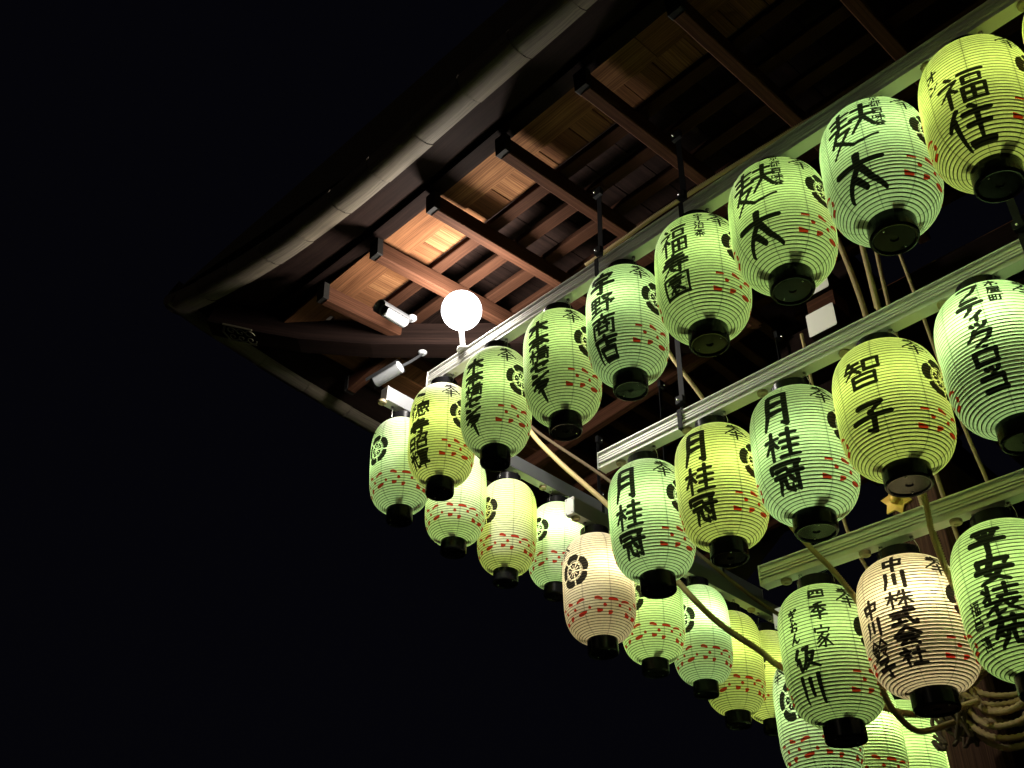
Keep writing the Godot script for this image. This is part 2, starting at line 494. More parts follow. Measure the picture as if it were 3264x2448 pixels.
func lantern_meshes() -> void:
	var pts := []
	var run := [0.0]
	for i in 401:
		var t := -1.0 + i / 200.0
		var r := RING_R + (BODY_R - RING_R) * pow(maxf(1.0 - pow(absf(t), 4.3), 0.0), 0.66)
		pts.append(Vector2(r, -(t + 1.0) / 2.0 * BODY_H))
		if i > 0:
			run.append(run[-1] + pts[i].distance_to(pts[i - 1]))
	var total: float = run[-1]
	var sample := func(s: float) -> Array:
		var k := 0
		while k < 399 and run[k + 1] < s:
			k += 1
		var f := clampf((s - run[k]) / maxf(run[k + 1] - run[k], 1e-6), 0, 1)
		var p: Vector2 = pts[k].lerp(pts[k + 1], f)
		var d: Vector2 = (pts[k + 1] - pts[k]).normalized()
		return [p, Vector2(-d.y, d.x)]
	var hoops := 46
	var prof := []
	for k in hoops:
		for j in 3:
			var f := j / 3.0
			var q: Array = sample.call(total * (k + f) / hoops)
			prof.append(q[0] + q[1] * 0.0022 * sin(f * PI))
	prof.append(pts[400])
	var st := new_st()
	lathe(st, prof, 48, BODY_H)
	paper_mesh = st.commit()
	# bamboo hoops breaking through the paper, coloured dark to draw their shadow lines
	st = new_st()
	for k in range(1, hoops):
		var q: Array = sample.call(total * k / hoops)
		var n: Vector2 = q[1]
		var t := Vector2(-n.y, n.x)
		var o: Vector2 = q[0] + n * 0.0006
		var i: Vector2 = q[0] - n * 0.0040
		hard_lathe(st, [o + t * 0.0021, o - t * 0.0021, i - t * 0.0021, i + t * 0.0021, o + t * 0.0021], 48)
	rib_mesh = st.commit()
	# black collar on top, closed by an added disc that stops bulb light
	st = new_st()
	var c := RING_R
	hard_lathe(st, [Vector2(0.0, 0.048), Vector2(c - 0.006, 0.048), Vector2(c - 0.006, 0.066), Vector2(c - 0.002, 0.07), Vector2(c + 0.003, 0.066), Vector2(c + 0.003, -0.004)], 36)
	hard_lathe(st, [Vector2(0.0, 0.04), Vector2(c - 0.005, 0.04), Vector2(c - 0.005, -0.004)], 36)
	top_mesh = st.commit()
	# closed black foot
	st = new_st()
	var b := -BODY_H
	hard_lathe(st, [Vector2(c - 0.006, b + 0.012), Vector2(c + 0.003, b + 0.006), Vector2(c + 0.003, b - 0.078), Vector2(c - 0.001, b - 0.087), Vector2(c - 0.006, b - 0.0885),
		Vector2(c - 0.012, b - 0.087), Vector2(c - 0.014, b - 0.080), Vector2(0.017, b - 0.080), Vector2(0.015, b - 0.074), Vector2(0.0, b - 0.074)], 36)
	low_mesh = st.commit()
	# four upright tabs that hold the foot, standing inside the paper
	st = new_st()
	for k in 4:
		var th := PI / 4 + k * PI / 2
		var x := Vector3(sin(th), 0, cos(th)) * (c - 0.004)
		var s := Vector3(cos(th), 0, -sin(th)) * 0.021
		var lo := Vector3(0, b, 0)
		var hi := Vector3(0, b + 0.15, 0)
		flat_quad(st, x - s + lo, x + s + lo, x + s + hi, x - s + hi, x.normalized())
	tab_mesh = st.commit()
	st = new_st()
	hard_lathe(st, [Vector2(0.0, -0.004), Vector2(0.003, -0.003), Vector2(0.005, 0.0), Vector2(0.005, 0.004)], 10)
	screw_mesh = st.commit()
	# bail: wire from hook to hook, looped through the collar
	st = new_st()
	for s in [-1, 1]:
		tube(st, smooth_path([Vector3(s * 0.083, 0.121, 0), Vector3(s * 0.09, 0.1, 0.004), Vector3(s * 0.099, 0.06, 0), Vector3(s * 0.099, 0.03, 0)], 0.01), 0.0016, 6)
	tube(st, smooth_path([Vector3(-0.083, 0.108, 0), Vector3(-0.03, 0.094, 0.006), Vector3(0.03, 0.1, -0.004), Vector3(0.083, 0.108, 0)], 0.015), 0.0013, 6)
	wire_mesh = st.commit()
	bulb_mesh = SphereMesh.new()
	bulb_mesh.radius = 0.032
	bulb_mesh.height = 0.08
	bulb_mesh.radial_segments = 12
	bulb_mesh.rings = 6

func lantern(p: Array, paper: Material, light: Color, energy: float, label: String, inside: bool, group: String, lean := Vector3.ZERO) -> void:
	# p: x, y, z of the paper's top ring, width and height scale, sway about x and z in degrees
	var sway := Basis(Vector3.RIGHT, deg_to_rad(p[5])) * Basis(Vector3.BACK, deg_to_rad(p[6]))
	var o := thing("paper_lantern", label, "lantern", at(p[0], p[1] + 0.15, p[2]), group)
	o.basis = sway * (Basis(Vector3.UP, -PI / 2) if inside else Basis.IDENTITY)
	var xf := Transform3D(Basis.from_scale(Vector3(p[3], p[4], p[3])), Vector3(0, -0.15, 0))
	part("paper_shade", paper_mesh, paper, o, xf)
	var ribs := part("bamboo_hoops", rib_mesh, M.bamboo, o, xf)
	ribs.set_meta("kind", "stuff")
	var top := part("top_collar", top_mesh, M.lacquer, o, xf)
	part("hanging_wire", wire_mesh, M.steel, top)
	var foot := part("bottom_cap", low_mesh, M.lacquer, o, xf)
	part("holding_tabs", tab_mesh, M.tin, foot)
	var turn := rng.randf_range(0, PI)
	for s in [0.0, PI]:
		part("screw", screw_mesh, M.steel, foot, Transform3D(Basis.IDENTITY, Vector3(sin(turn + s) * 0.066, -BODY_H - 0.081, cos(turn + s) * 0.066)))
	var spot := Vector3(rng.randf_range(-0.035, 0.035), -0.15 - BODY_H * rng.randf_range(0.38, 0.46), rng.randf_range(-0.035, 0.035))
	spot += o.basis.inverse() * lean      # some bulbs hang off centre and light one side of the paper harder
	var glow: StandardMaterial3D = M.bulb_warm if light.r > 0.95 else M.bulb_green
	part("bulb", bulb_mesh, glow, o, Transform3D(Basis.IDENTITY, spot))
	var l := OmniLight3D.new()
	l.name = "bulb_light"
	l.light_color = light
	l.light_energy = energy
	l.light_size = 0.028
	l.omni_range = 12.0
	l.omni_attenuation = 2.0
	l.shadow_enabled = true
	l.position = spot
	o.add_child(l, true)

# ---------------------------------------------------------------- rails
func rail_profile() -> Array:
	var p := [Vector2(-0.036, 0.0), Vector2(0.036, 0.0), Vector2(0.036, 0.011), Vector2(0.024, 0.013), Vector2(0.024, 0.038), Vector2(0.034, 0.040), Vector2(0.034, 0.050),
		Vector2(0.026, 0.052), Vector2(0.026, 0.056), Vector2(0.034, 0.058), Vector2(0.034, 0.066), Vector2(0.026, 0.068), Vector2(0.026, 0.072), Vector2(0.034, 0.074),
		Vector2(0.034, 0.084), Vector2(0.020, 0.087), Vector2(0.020, 0.108), Vector2(0.036, 0.110), Vector2(0.036, 0.117), Vector2(-0.036, 0.117)]
	return p

func rail(where: Vector3, length: float, inside: bool, hooks: Array, straps: Array, label: String, group: String) -> Node3D:
	# runs along local x from the corner end; hooks and straps are distances along it
	var o := thing("lantern_rail", label, "rail", where, group)
	if inside:
		o.basis = Basis(Vector3.UP, PI / 2)      # local +x runs away from the camera, the grooved face turns outwards
	var turn := Transform3D(Basis(Vector3.UP, PI), Vector3(length, 0, 0)) if inside else Transform3D.IDENTITY
	part("extrusion", extrude(rail_profile(), length), M.aluminium, o, turn)
	part("added_dark_back", beam_mesh(length - 0.01, 0.114, 0.003, 0.001), M.back_shade_grey, o, Transform3D(Basis(Vector3.UP, Vector3.BACK, Vector3.RIGHT), Vector3(0.005, 0.0585, 0.0385 if inside else -0.0385)))  # added plate, dark grey in place of weak light on the back
	for e in [0.0, length]:
		var plate := part("end_plate", beam_mesh(0.004, 0.076, 0.121, 0.001), M.plate, o, Transform3D(Basis(Vector3.UP, PI / 2), Vector3(e - (0.0045 if e == 0.0 else -0.0005), 0.0585, 0)))
		for y in [-0.05, 0.05]:
			for z in [-0.026, 0.026]:
				part("screw", screw_mesh, M.tin, plate, Transform3D(Basis(Vector3.RIGHT, PI / 2) if e == 0.0 else Basis(Vector3.RIGHT, -PI / 2), Vector3(z, y, 0.0 if e == 0.0 else 0.004)))
	for h in hooks:
		for s in [-0.083, 0.083]:
			part("eye_hook", hook_mesh(), M.steel, o, Transform3D(Basis(Vector3.UP, rng.randf_range(-0.6, 0.6)), Vector3(h + s, 0, 0)))
		part("lamp_socket", socket_mesh(), M.socket, o, Transform3D(Basis.IDENTITY, Vector3(h - 0.17, 0, 0.0)))
	for s in straps:
		var d: float = s[0]
		var up: float = s[1]
		var strap := part("hanger_strap", strap_mesh(up), M.black_iron, o, Transform3D(Basis.IDENTITY, Vector3(d, 0, 0)))
		for y in [0.19, up - 0.05]:
			part("bolt", screw_mesh, M.steel, strap, Transform3D(Basis(Vector3.RIGHT, -PI / 2).scaled(Vector3.ONE * 1.6), Vector3(0, y, 0.048)))
	return o

var made := {}
func hook_mesh() -> ArrayMesh:
	if not made.has("hook"):
		var st := new_st()
		hard_lathe(st, [Vector2(0.011, 0.0005), Vector2(0.011, -0.004), Vector2(0.0, -0.004)], 10)
		var ring := []
		for k in 13:
			ring.append(Vector3(0.011 * sin(TAU * k / 12.0), -0.014 + 0.011 * cos(TAU * k / 12.0), 0))
		tube(st, PackedVector3Array(ring), 0.0026, 6)
		made["hook"] = st.commit()
	return made["hook"]

func socket_mesh() -> ArrayMesh:
	if not made.has("socket"):
		var st := new_st()
		hard_lathe(st, [Vector2(0.030, 0.001), Vector2(0.029, -0.016), Vector2(0.025, -0.02), Vector2(0.012, -0.02), Vector2(0.010, -0.015), Vector2(0.0, -0.015)], 20)
		made["socket"] = st.commit()
	return made["socket"]

func strap_mesh(up: float) -> ArrayMesh:
	var st := new_st()
	var t := 0.004
	for q in [[Vector3(0, -0.004, 0), Vector3(0.03, t, 0.084)], [Vector3(0, 0.0585, 0.0415), Vector3(0.03, 0.126, t)], [Vector3(0, 0.0585, -0.0415), Vector3(0.03, 0.126, t)],
			[Vector3(0, 0.123, 0), Vector3(0.03, t, 0.084)], [Vector3(0, (0.125 + up) / 2, 0.0), Vector3(0.036, up - 0.125, t)], [Vector3(0, 0.2, 0.02), Vector3(0.05, 0.05, 0.03)], [Vector3(0, up - 0.03, 0.012), Vector3(0.06, 0.06, 0.028)]]:
		var b := BoxMesh.new()
		b.size = q[1]
		st.append_from(b, 0, Transform3D(Basis.IDENTITY, q[0]))
	return st.commit()

# ---------------------------------------------------------------- eave curve
func lift(d: float) -> float:
	# upward sweep of the eave, d metres from the corner
	return 0.285 * pow(clampf(1.0 - d / 3.04, 0, 1), 2.4)

func eave_a(x: float) -> Vector3:
	var d := x + 6.213
	return at(x, 4.788 + lift(d), -2.071 + 0.171 * pow(clampf(1.0 - d / 2.47, 0, 1), 2.0))

func eave_b(z: float) -> Vector3:
	var d := -1.9 - z
	return at(-6.137 - 0.076 * pow(clampf(1.0 - d / 2.47, 0, 1), 2.0), 4.788 + lift(d), z)

func edge_mesh(pts: Array, out_dir: Vector3) -> ArrayMesh:
	# rounded nose of the roof edge; pts run along the outer line
	var st := new_st()
	var prof := [Vector2(-0.19, -0.03), Vector2(-0.15, -0.055), Vector2(-0.09, -0.064), Vector2(-0.04, -0.052), Vector2(-0.008, -0.02), Vector2(0.0, 0.02), Vector2(-0.01, 0.06), Vector2(-0.05, 0.09), Vector2(-0.19, 0.11)]
	for i in pts.size() - 1:
		for k in prof.size() - 1:
			var a: Vector2 = prof[k]
			var b: Vector2 = prof[k + 1]
			var n0: Vector2 = (b - (prof[k - 1] if k > 0 else a)).normalized()
			var n1: Vector2 = ((prof[k + 2] if k + 2 < prof.size() else b) - a).normalized()
			var f := func(p: Vector3, q: Vector2) -> Vector3: return p + out_dir * q.x + Vector3.UP * q.y
			var g := func(q: Vector2) -> Vector3: return (out_dir * q.y - Vector3.UP * q.x).normalized()
			quad(st, [f.call(pts[i], a), f.call(pts[i], b), f.call(pts[i + 1], b), f.call(pts[i + 1], a)], [g.call(n0), g.call(n1), g.call(n1), g.call(n0)],
				[Vector2(i * 0.1, k * 0.04), Vector2(i * 0.1, k * 0.04 + 0.04), Vector2(i * 0.1 + 0.1, k * 0.04 + 0.04), Vector2(i * 0.1 + 0.1, k * 0.04)])
	return st.commit()

func strip_mesh(a: Array, b: Array, thick: float) -> ArrayMesh:
	# a bent board between two lines, facing down, with thickness
	var st := new_st()
	for i in a.size() - 1:
		var p: Vector3 = a[i]
		var q: Vector3 = a[i + 1]
		var r: Vector3 = b[i + 1]
		var s: Vector3 = b[i]
		var n := (r - p).cross(s - q).normalized()
		if n.y > 0:
			n = -n
		flat_quad(st, p, q, r, s, n, [Vector2(i * 0.3, 0), Vector2(i * 0.3 + 0.3, 0), Vector2(i * 0.3 + 0.3, 0.4), Vector2(i * 0.3, 0.4)])
		var u := -n * thick
		flat_quad(st, p + u, q + u, r + u, s + u, -n)
	return st.commit()

func pavilion() -> void:
	var o := thing("wooden_pavilion", "wooden shrine pavilion whose rafters, soffit boards and long roof edge overhang the lanterns", "building", Vector3.ZERO)
	var slope := 0.1
	# ---- front side: rafters run inwards, along -z
	for x in [-4.864, -4.237, -3.639, -2.983, -2.328, -1.663, -1.007, -0.352, 0.304, 0.96]:
		var zi: float = maxf(-8.17 - x, -5.25)
		var a := at(x, 4.717, -2.565)
		var b := at(x, 4.717 + slope * (-2.565 - zi), zi)
		var rf := beam("rafter", a, b, 0.078, 0.13, M.rafter, o, 0.007)
		part("tip_cap", beam_mesh(0.045, 0.09, 0.142, 0.006), M.bronze, rf, Transform3D(Basis.IDENTITY, Vector3(0, 0.012, -0.038)))
	# battens lie on the rafters, boards on the battens
	for k in 9:
		var z := -3.038 - 0.261 * k
		var x0 := maxf(-8.17 - z + 0.08, -5.27)
		var y := 4.783 + slope * (-2.565 - z) + 0.026
		beam("batten", at(x0, y, z), at(1.2, y, z), 0.085, 0.05, M.batten, o, 0.004)
	var i := 0
	var x := -5.18
	while x < 1.1:
		var w := 0.225 + 0.03 * sin(i * 2.7)
		var cx := x + w / 2
		var zi := maxf(-8.17 - cx - 0.12, -5.35)
		var z0 := -2.807
		if zi < z0 - 0.1:
			# short pale boards at the eave, then long dark ones set higher, standing in for unlit void
			var zm := maxf(zi, -2.99)
			var y0 := 4.850 + slope * (-2.565 - z0)
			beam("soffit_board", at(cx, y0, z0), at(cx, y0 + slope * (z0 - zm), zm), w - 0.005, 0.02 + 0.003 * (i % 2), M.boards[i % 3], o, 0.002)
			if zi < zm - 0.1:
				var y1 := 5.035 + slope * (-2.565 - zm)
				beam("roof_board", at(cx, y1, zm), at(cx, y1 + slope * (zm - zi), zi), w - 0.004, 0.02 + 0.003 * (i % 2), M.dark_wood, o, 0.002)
		x += w
		i += 1
	# outermost plank, grain along the eave
	for k in 4:
		var xa := -5.46 + k * 1.74
		beam("eave_plank", at(xa, 4.853 + 0.001 * (k % 2), -2.693), at(xa + 1.736, 4.853 + 0.001 * (k % 2), -2.693), 0.224, 0.024, M.boards[(k + 1) % 3], o, 0.003, Vector3(0, 1, 0.1).normalized())
	# ---- left side: rafters run along x
	for k in 8:
		var z := -3.344 - 0.613 * k
		var xi: float = minf(-8.17 - z, -2.6)
		var a := at(-5.605, 4.717, z)
		var b := at(xi, 4.717 + slope * (xi + 5.605), z)
		if xi < -4.95:
			continue
		var rf := beam("rafter", a, b, 0.078, 0.13, M.rafter, o, 0.007)
		part("tip_cap", beam_mesh(0.045, 0.09, 0.142, 0.006), M.bronze, rf, Transform3D(Basis.IDENTITY, Vector3(0, 0.012, -0.038)))
	for k in 10:
		var xb := -5.13 + 0.261 * k
		var z0 := minf(-8.17 - xb - 0.08, -2.85)
		var y := 4.783 + slope * (xb + 5.605) + 0.026
		beam("batten", at(xb, y, z0), at(xb, y, -8.0), 0.085, 0.05, M.batten, o, 0.004)
	var zz := -2.85
	i = 0
	while zz > -7.9:
		var w := 0.225 + 0.03 * sin(i * 1.9 + 1.0)
		var cz := zz - w / 2
		var xi := minf(-8.17 - cz + 0.10, -2.5)
		var x0 := -5.363
		if xi > x0 + 0.1:
			var xm := minf(xi, -5.168)
			var y0 := 4.850 + slope * (x0 + 5.605)
			beam("soffit_board", at(x0, y0, cz), at(xm, y0 + slope * (xm - x0), cz), w - 0.005, 0.02 + 0.003 * (i % 2), M.boards[(i + 1) % 3], o, 0.002)
			if xi > xm + 0.1:
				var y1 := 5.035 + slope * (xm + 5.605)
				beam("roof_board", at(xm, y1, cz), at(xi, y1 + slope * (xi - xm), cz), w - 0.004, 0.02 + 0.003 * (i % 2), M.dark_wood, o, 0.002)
		zz -= w
		i += 1
	for k in 3:
		var za := -2.84 - k * 1.8
		beam("eave_plank", at(-5.477, 4.853 + 0.001 * (k % 2), za), at(-5.477, 4.853 + 0.001 * (k % 2), za - 1.796), 0.224, 0.024, M.boards[k % 3], o, 0.003)
	# ---- hip rafter on the diagonal, sweeping up to its tip, with a cast fitting
	var st := new_st()
	sweep_box(st, [at(-5.909, 5.035, -2.261), at(-5.70, 4.954, -2.47), at(-5.415, 4.874, -2.755), at(-5.035, 4.831, -3.135), at(-4.56, 4.836, -3.61), at(-3.23, 4.912, -4.94)], 0.165, 0.20)
	var hip := part("hip_rafter", st.commit(), M.dark_wood, o)
	hip_fitting(hip)
	# ---- fascia beams over the tips, then the dark soffit out to the roof edge
	var la := []
	var lb := []
	var le := []
	var lf := []
	for k in 33:
		var t := k / 32.0
		var xx := lerpf(-6.04, 1.3, t)
		var e := eave_a(xx)
		la.append(Vector3(xx, e.y - 0.01, e.z - 0.17))
		lb.append(at(maxf(xx, -5.75), 4.859 + lift(xx + 6.213) * 0.85, -2.508 + (0.152 if xx < -5.75 else 0.0)))
		var zq := lerpf(-2.09, -8.2, t)
		var f := eave_b(zq)
		le.append(Vector3(f.x + 0.17, f.y - 0.01, zq))
		lf.append(at(-5.667 - (0.114 if zq > -2.375 else 0.0), 4.859 + lift(-1.9 - zq) * 0.85, minf(zq, -2.394)))
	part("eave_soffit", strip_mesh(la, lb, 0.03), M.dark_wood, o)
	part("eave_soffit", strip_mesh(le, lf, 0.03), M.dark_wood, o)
	var fa := []
	var fb := []
	for k in 20:
		fa.append(at(lerpf(-5.7, 1.3, k / 19.0), 4.888 + lift(lerpf(-5.7, 1.3, k / 19.0) + 6.213) * 0.8, -2.541))
		fb.append(at(-5.629, 4.888 + lift(lerpf(0.6, 6.0, k / 19.0)) * 0.8, lerpf(-2.565, -8.2, k / 19.0)))
	st = new_st()
	sweep_box(st, fa, 0.1, 0.075)
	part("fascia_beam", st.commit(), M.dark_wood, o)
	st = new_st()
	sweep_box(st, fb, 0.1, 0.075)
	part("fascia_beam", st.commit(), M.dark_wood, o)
	# ---- roof edge in lengths of folded copper, a seam every 0.42 m or so
	var cut := [-6.194, -5.748, -5.339, -4.94, -4.55, -4.133, -3.724, -3.297, -2.86, -2.442, -2.024, -1.596, -1.178, -0.76, -0.333, 0.095, 0.52, 0.95]
	for k in cut.size() - 1:
		var line := []
		for j in 7:
			line.append(eave_a(lerpf(cut[k], cut[k + 1] - 0.005, j / 6.0)) + Vector3(0, 0.002 * (k % 2), 0.003 * ((k * 2) % 3)))
		part("roof_edge_panel", edge_mesh(line, Vector3(0, 0, 1)), M.copper[k % 2], o)
	for k in 15:
		var line := []
		for j in 7:
			line.append(eave_b(-1.92 - 0.418 * (k + j / 6.0 * 0.989)) + Vector3(0.003 * (k % 2), 0.002 * (k % 2), 0))
		part("roof_edge_panel", edge_mesh(line, Vector3(-1, 0, 0)), M.copper[(k + 1) % 2], o)
	# ---- roof above, out of sight from below but closing the eave
	st = new_st()
	var top_a := at(-3.0, 7.1, -6.0)
	var top_b := at(1.6, 7.1, -6.0)
	var corner := at(-6.08, 5.15, -1.95)
	for q in [[corner, at(-3.8, 4.885, -2.11), at(1.6, 4.875, -2.11), top_b, top_a], [corner, at(-6.1, 4.885, -4.75), at(-6.1, 4.875, -9.0), at(-3.0, 7.1, -9.0), top_a]]:
		for k in range(1, 4):
			var n: Vector3 = (q[k] - q[0]).cross(q[k + 1] - q[0]).normalized()
			n = n if n.y > 0 else -n
			tri(st, [q[0], q[k], q[k + 1]], [n, n, n], [Vector2.ZERO, Vector2(1, 0), Vector2(1, 1)])
	part("roof", st.commit(), M.bark, o)
	# ---- corner post, beams and bracket arms with white-painted ends
	for sp in [Vector2(-2.23, -5.6), Vector2(2.1, -5.6), Vector2(-2.23, -9.2)]:
		var post := beam("post", Vector3(sp.x, 0, sp.y), at(sp.x, 4.22, sp.y), 0.34, 0.34, M.post, o, 0.03, Vector3(0, 0, 1))
		if sp.y > -6.0 and sp.x < 0.0:
			gold_fitting(post)
	beam("tie_beam", at(-2.23 - 0.55, 3.86, -5.6), at(2.6, 3.86, -5.6), 0.16, 0.26, M.dark_wood, o, 0.012)
	beam("tie_beam", at(-2.23, 3.845, -5.05), at(-2.23, 3.845, -9.5), 0.155, 0.25, M.dark_wood, o, 0.012)
	beam("wall_plate", at(-3.0, 4.83, -5.58), at(2.6, 4.83, -5.58), 0.24, 0.18, M.dark_wood, o, 0.012)
	beam("wall_plate", at(-2.25, 4.825, -5.0), at(-2.25, 4.825, -9.6), 0.23, 0.17, M.dark_wood, o, 0.012)
	for q in [[4.30, -4.78, 0.19], [4.63, -4.78, 0.19]]:
		var arm := beam("bracket_arm", at(-2.285, q[0], q[1]), at(-2.285, q[0] - 0.002, -6.2), 0.205, q[2], M.dark_wood, o, 0.008)
		part("painted_end", beam_mesh(0.003, 0.203, q[2] - 0.002, 0.008), M.white_paint, arm, Transform3D(Basis.IDENTITY, Vector3(0, 0, -0.0035)))
		beam("bracket_arm", at(-3.0, q[0] - 0.003, -5.59), at(-1.5, q[0] - 0.003, -5.59), 0.2, q[2] - 0.006, M.dark_wood, o, 0.008)
	beam("bearing_block", at(-2.285, 4.47, -5.0), at(-2.285, 4.47, -4.82), 0.2, 0.145, M.rafter, o, 0.01)
	# coffered ceiling of the stage
	for k in 12:
		beam("ceiling_board", at(-2.1 + k * 0.36, 5.12 + 0.003 * (k % 2), -5.7), at(-2.1 + k * 0.36, 5.12 + 0.003 * (k % 2), -9.6), 0.355, 0.02, M.boards[k % 3], o, 0.002)
	for k in 5:
		beam("ceiling_rib", at(-2.3, 5.085, -6.2 - k * 0.75), at(2.4, 5.085, -6.2 - k * 0.75), 0.06, 0.05, M.dark_wood, o, 0.004)

func hip_fitting(hip: Node3D) -> void:
	# cast plate round the hip's tip: border bars and scrolls
	var st := new_st()
	var tip := at(-5.852, 4.973, -2.318)
	var d := Vector3(1, -0.36, -1).normalized()
	var s := Vector3(1, 0, 1).normalized()
	for side in [-1.0, 1.0]:
		tube(st, smooth_path([tip + s * side * 0.088 - Vector3(0, 0.165, 0), tip + s * side * 0.088 - Vector3(0, 0.165, 0) + d * 0.24], 0.05), 0.009, 6)
		tube(st, smooth_path([tip - Vector3(0, 0.17, 0) - d * 0.02, tip + s * side * 0.088 - Vector3(0, 0.165, 0) + d * 0.02], 0.05), 0.008, 6)
		for k in 3:
			var scroll := []
			for j in 15:
				var th := j * 0.52
				var r := 0.045 - 0.0026 * j
				scroll.append(tip - Vector3(0, 0.172, 0) + d * (0.06 + 0.075 * k + r * cos(th)) + s * side * (0.035 + r * sin(th)))
			tube(st, PackedVector3Array(scroll), 0.005, 5)
	part("cast_fitting", st.commit(), M.bronze_light, hip)

func gold_fitting(post: Node3D) -> void:
	# six-pointed gilt nail cover with a domed boss, on the post's outer face
	var st := new_st()
	var pts := []
	for k in 24:
		var w := k % 4
		var r: float = [0.105, 0.078, 0.066, 0.078][w]
		pts.append(Vector2(r * sin(TAU * k / 24.0), r * cos(TAU * k / 24.0)))
	for k in 24:
		var a: Vector2 = pts[k]
		var b: Vector2 = pts[(k + 1) % 24]
		var n := (Vector3((a.x + b.x) * 2.2, (a.y + b.y) * 2.2, 1)).normalized()
		tri(st, [Vector3(0, 0, 0.026), Vector3(a.x, a.y, 0.012), Vector3(b.x, b.y, 0.012)], [n, n, n], [Vector2.ZERO, Vector2.ZERO, Vector2.ZERO])
		var m := Vector3(a.y - b.y, b.x - a.x, 0).normalized()
		m = m if m.dot(Vector3(a.x, a.y, 0)) > 0 else -m
		flat_quad(st, Vector3(a.x, a.y, 0.012), Vector3(b.x, b.y, 0.012), Vector3(b.x, b.y, 0), Vector3(a.x, a.y, 0), m)
	var ball := SphereMesh.new()
	ball.radius = 0.034
	ball.height = 0.068
	ball.radial_segments = 16
	ball.rings = 8
	var inv := post.transform.affine_inverse()
	var spot := inv * Transform3D(Basis(Vector3.BACK, 0.2), at(-2.34, 3.235, -5.428))
	part("gilt_fitting", st.commit(), M.gold, post, spot)
	part("gilt_boss", ball, M.gold, post, spot * Transform3D(Basis.IDENTITY, Vector3(0, 0, 0.03)))

# ---------------------------------------------------------------- fittings
func globe_lamp() -> void:
	var c := at(-4.010, 4.412, -3.143)
	var o := thing("globe_lamp", "glaring white globe lamp on a short stem above the end of the top rail", "lamp", at(-4.010, 4.0895, -3.182))
	var s := SphereMesh.new()
	s.radius = 0.138
	s.height = 0.276
	s.radial_segments = 40
	s.rings = 20
	var inv := Transform3D(Basis.IDENTITY, -o.position)
	part("globe", s, M.globe, o, inv * Transform3D(Basis.IDENTITY, c))
	var st := new_st()
	tube(st, smooth_path([at(-4.010, 4.10, -3.182), at(-4.010, 4.17, -3.17), c - Vector3(0, 0.12, 0)], 0.02), 0.018, 12)
	part("stem", st.commit(), M.plate, o, inv)
	st = new_st()
	hard_lathe(st, [Vector2(0.0, 0.03), Vector2(0.024, 0.028), Vector2(0.040, 0.012), Vector2(0.042, 0.0), Vector2(0.0, 0.0)], 24)
	part("base", st.commit(), M.plate, o)
	var l := OmniLight3D.new()
	l.name = "globe_light"
	l.light_color = Color(1.0, 0.97, 0.93)
	l.light_energy = 4.8
	l.light_size = 0.125
	l.omni_range = 20.0
	l.omni_attenuation = 2.0
	l.shadow_enabled = true
	l.position = c - o.position
	o.add_child(l)

func security_camera(label: String, where: Vector3, aim: Vector3, mount: Vector3) -> void:
	var o := thing("security_camera", label, "camera", where, "security cameras under the eave")
	var z := aim.normalized()
	var x := Vector3.UP.cross(z).normalized()
	var b := Basis(x, z.cross(x), z).scaled(Vector3.ONE * 1.25)
	var turn := Transform3D(b * Basis(Vector3.RIGHT, PI / 2), Vector3.ZERO)
	var st := new_st()
	hard_lathe(st, [Vector2(0.0, -0.09), Vector2(0.03, -0.088), Vector2(0.037, -0.08), Vector2(0.037, 0.085), Vector2(0.034, 0.09), Vector2(0.029, 0.09), Vector2(0.028, 0.078), Vector2(0.0, 0.078)], 28)
	part("housing", st.commit(), M.cam_white, o, turn)
	st = new_st()
	hard_lathe(st, [Vector2(0.0275, 0.0785), Vector2(0.020, 0.082), Vector2(0.014, 0.0795), Vector2(0.0, 0.081)], 24)
	part("lens", st.commit(), M.lens, o, turn)
	# sun hood: an arch a little longer than the housing
	st = new_st()
	for k in 10:
		for side in [0, 1]:
			var r: float = 0.043 + 0.002 * side
			var t0 := lerpf(-1.75, 1.75, k / 10.0)
			var t1 := lerpf(-1.75, 1.75, (k + 1) / 10.0)
			var n := Vector3(sin((t0 + t1) / 2), cos((t0 + t1) / 2), 0) * (1.0 if side == 1 else -1.0)
			flat_quad(st, Vector3(r * sin(t0), r * cos(t0), -0.085), Vector3(r * sin(t1), r * cos(t1), -0.085), Vector3(r * sin(t1), r * cos(t1), 0.125), Vector3(r * sin(t0), r * cos(t0), 0.125), n)
	part("sun_hood", st.commit(), M.cam_grey, o, Transform3D(b, Vector3.ZERO))
	st = new_st()
	var foot := b * Vector3(0, 0.0, -0.075)
	var m := mount - where
	tube(st, smooth_path([foot, foot.lerp(m, 0.5) + Vector3(0, -0.02, 0), m - Vector3(0, 0.02, 0), m], 0.02), 0.011, 8)
	part("arm", st.commit(), M.cam_grey, o)
	st = new_st()
	hard_lathe(st, [Vector2(0.0, 0.002), Vector2(0.034, 0.002), Vector2(0.034, -0.012), Vector2(0.02, -0.03), Vector2(0.0, -0.03)], 20)
	part("mount_plate", st.commit(), M.cam_white, o, Transform3D(Basis.IDENTITY, m))

func rope(label: String, pts: Array, r: float, m: Material, group := "ropes hanging behind the lanterns") -> void:
	var o := thing("rope", label, "rope", pts[0], group)
	var local := []
	for p in pts:
		local.append(p - o.position)
	part("strands", tube_mesh(local, r, 12, 0.0045, 2.4 / r, 3), m, o)

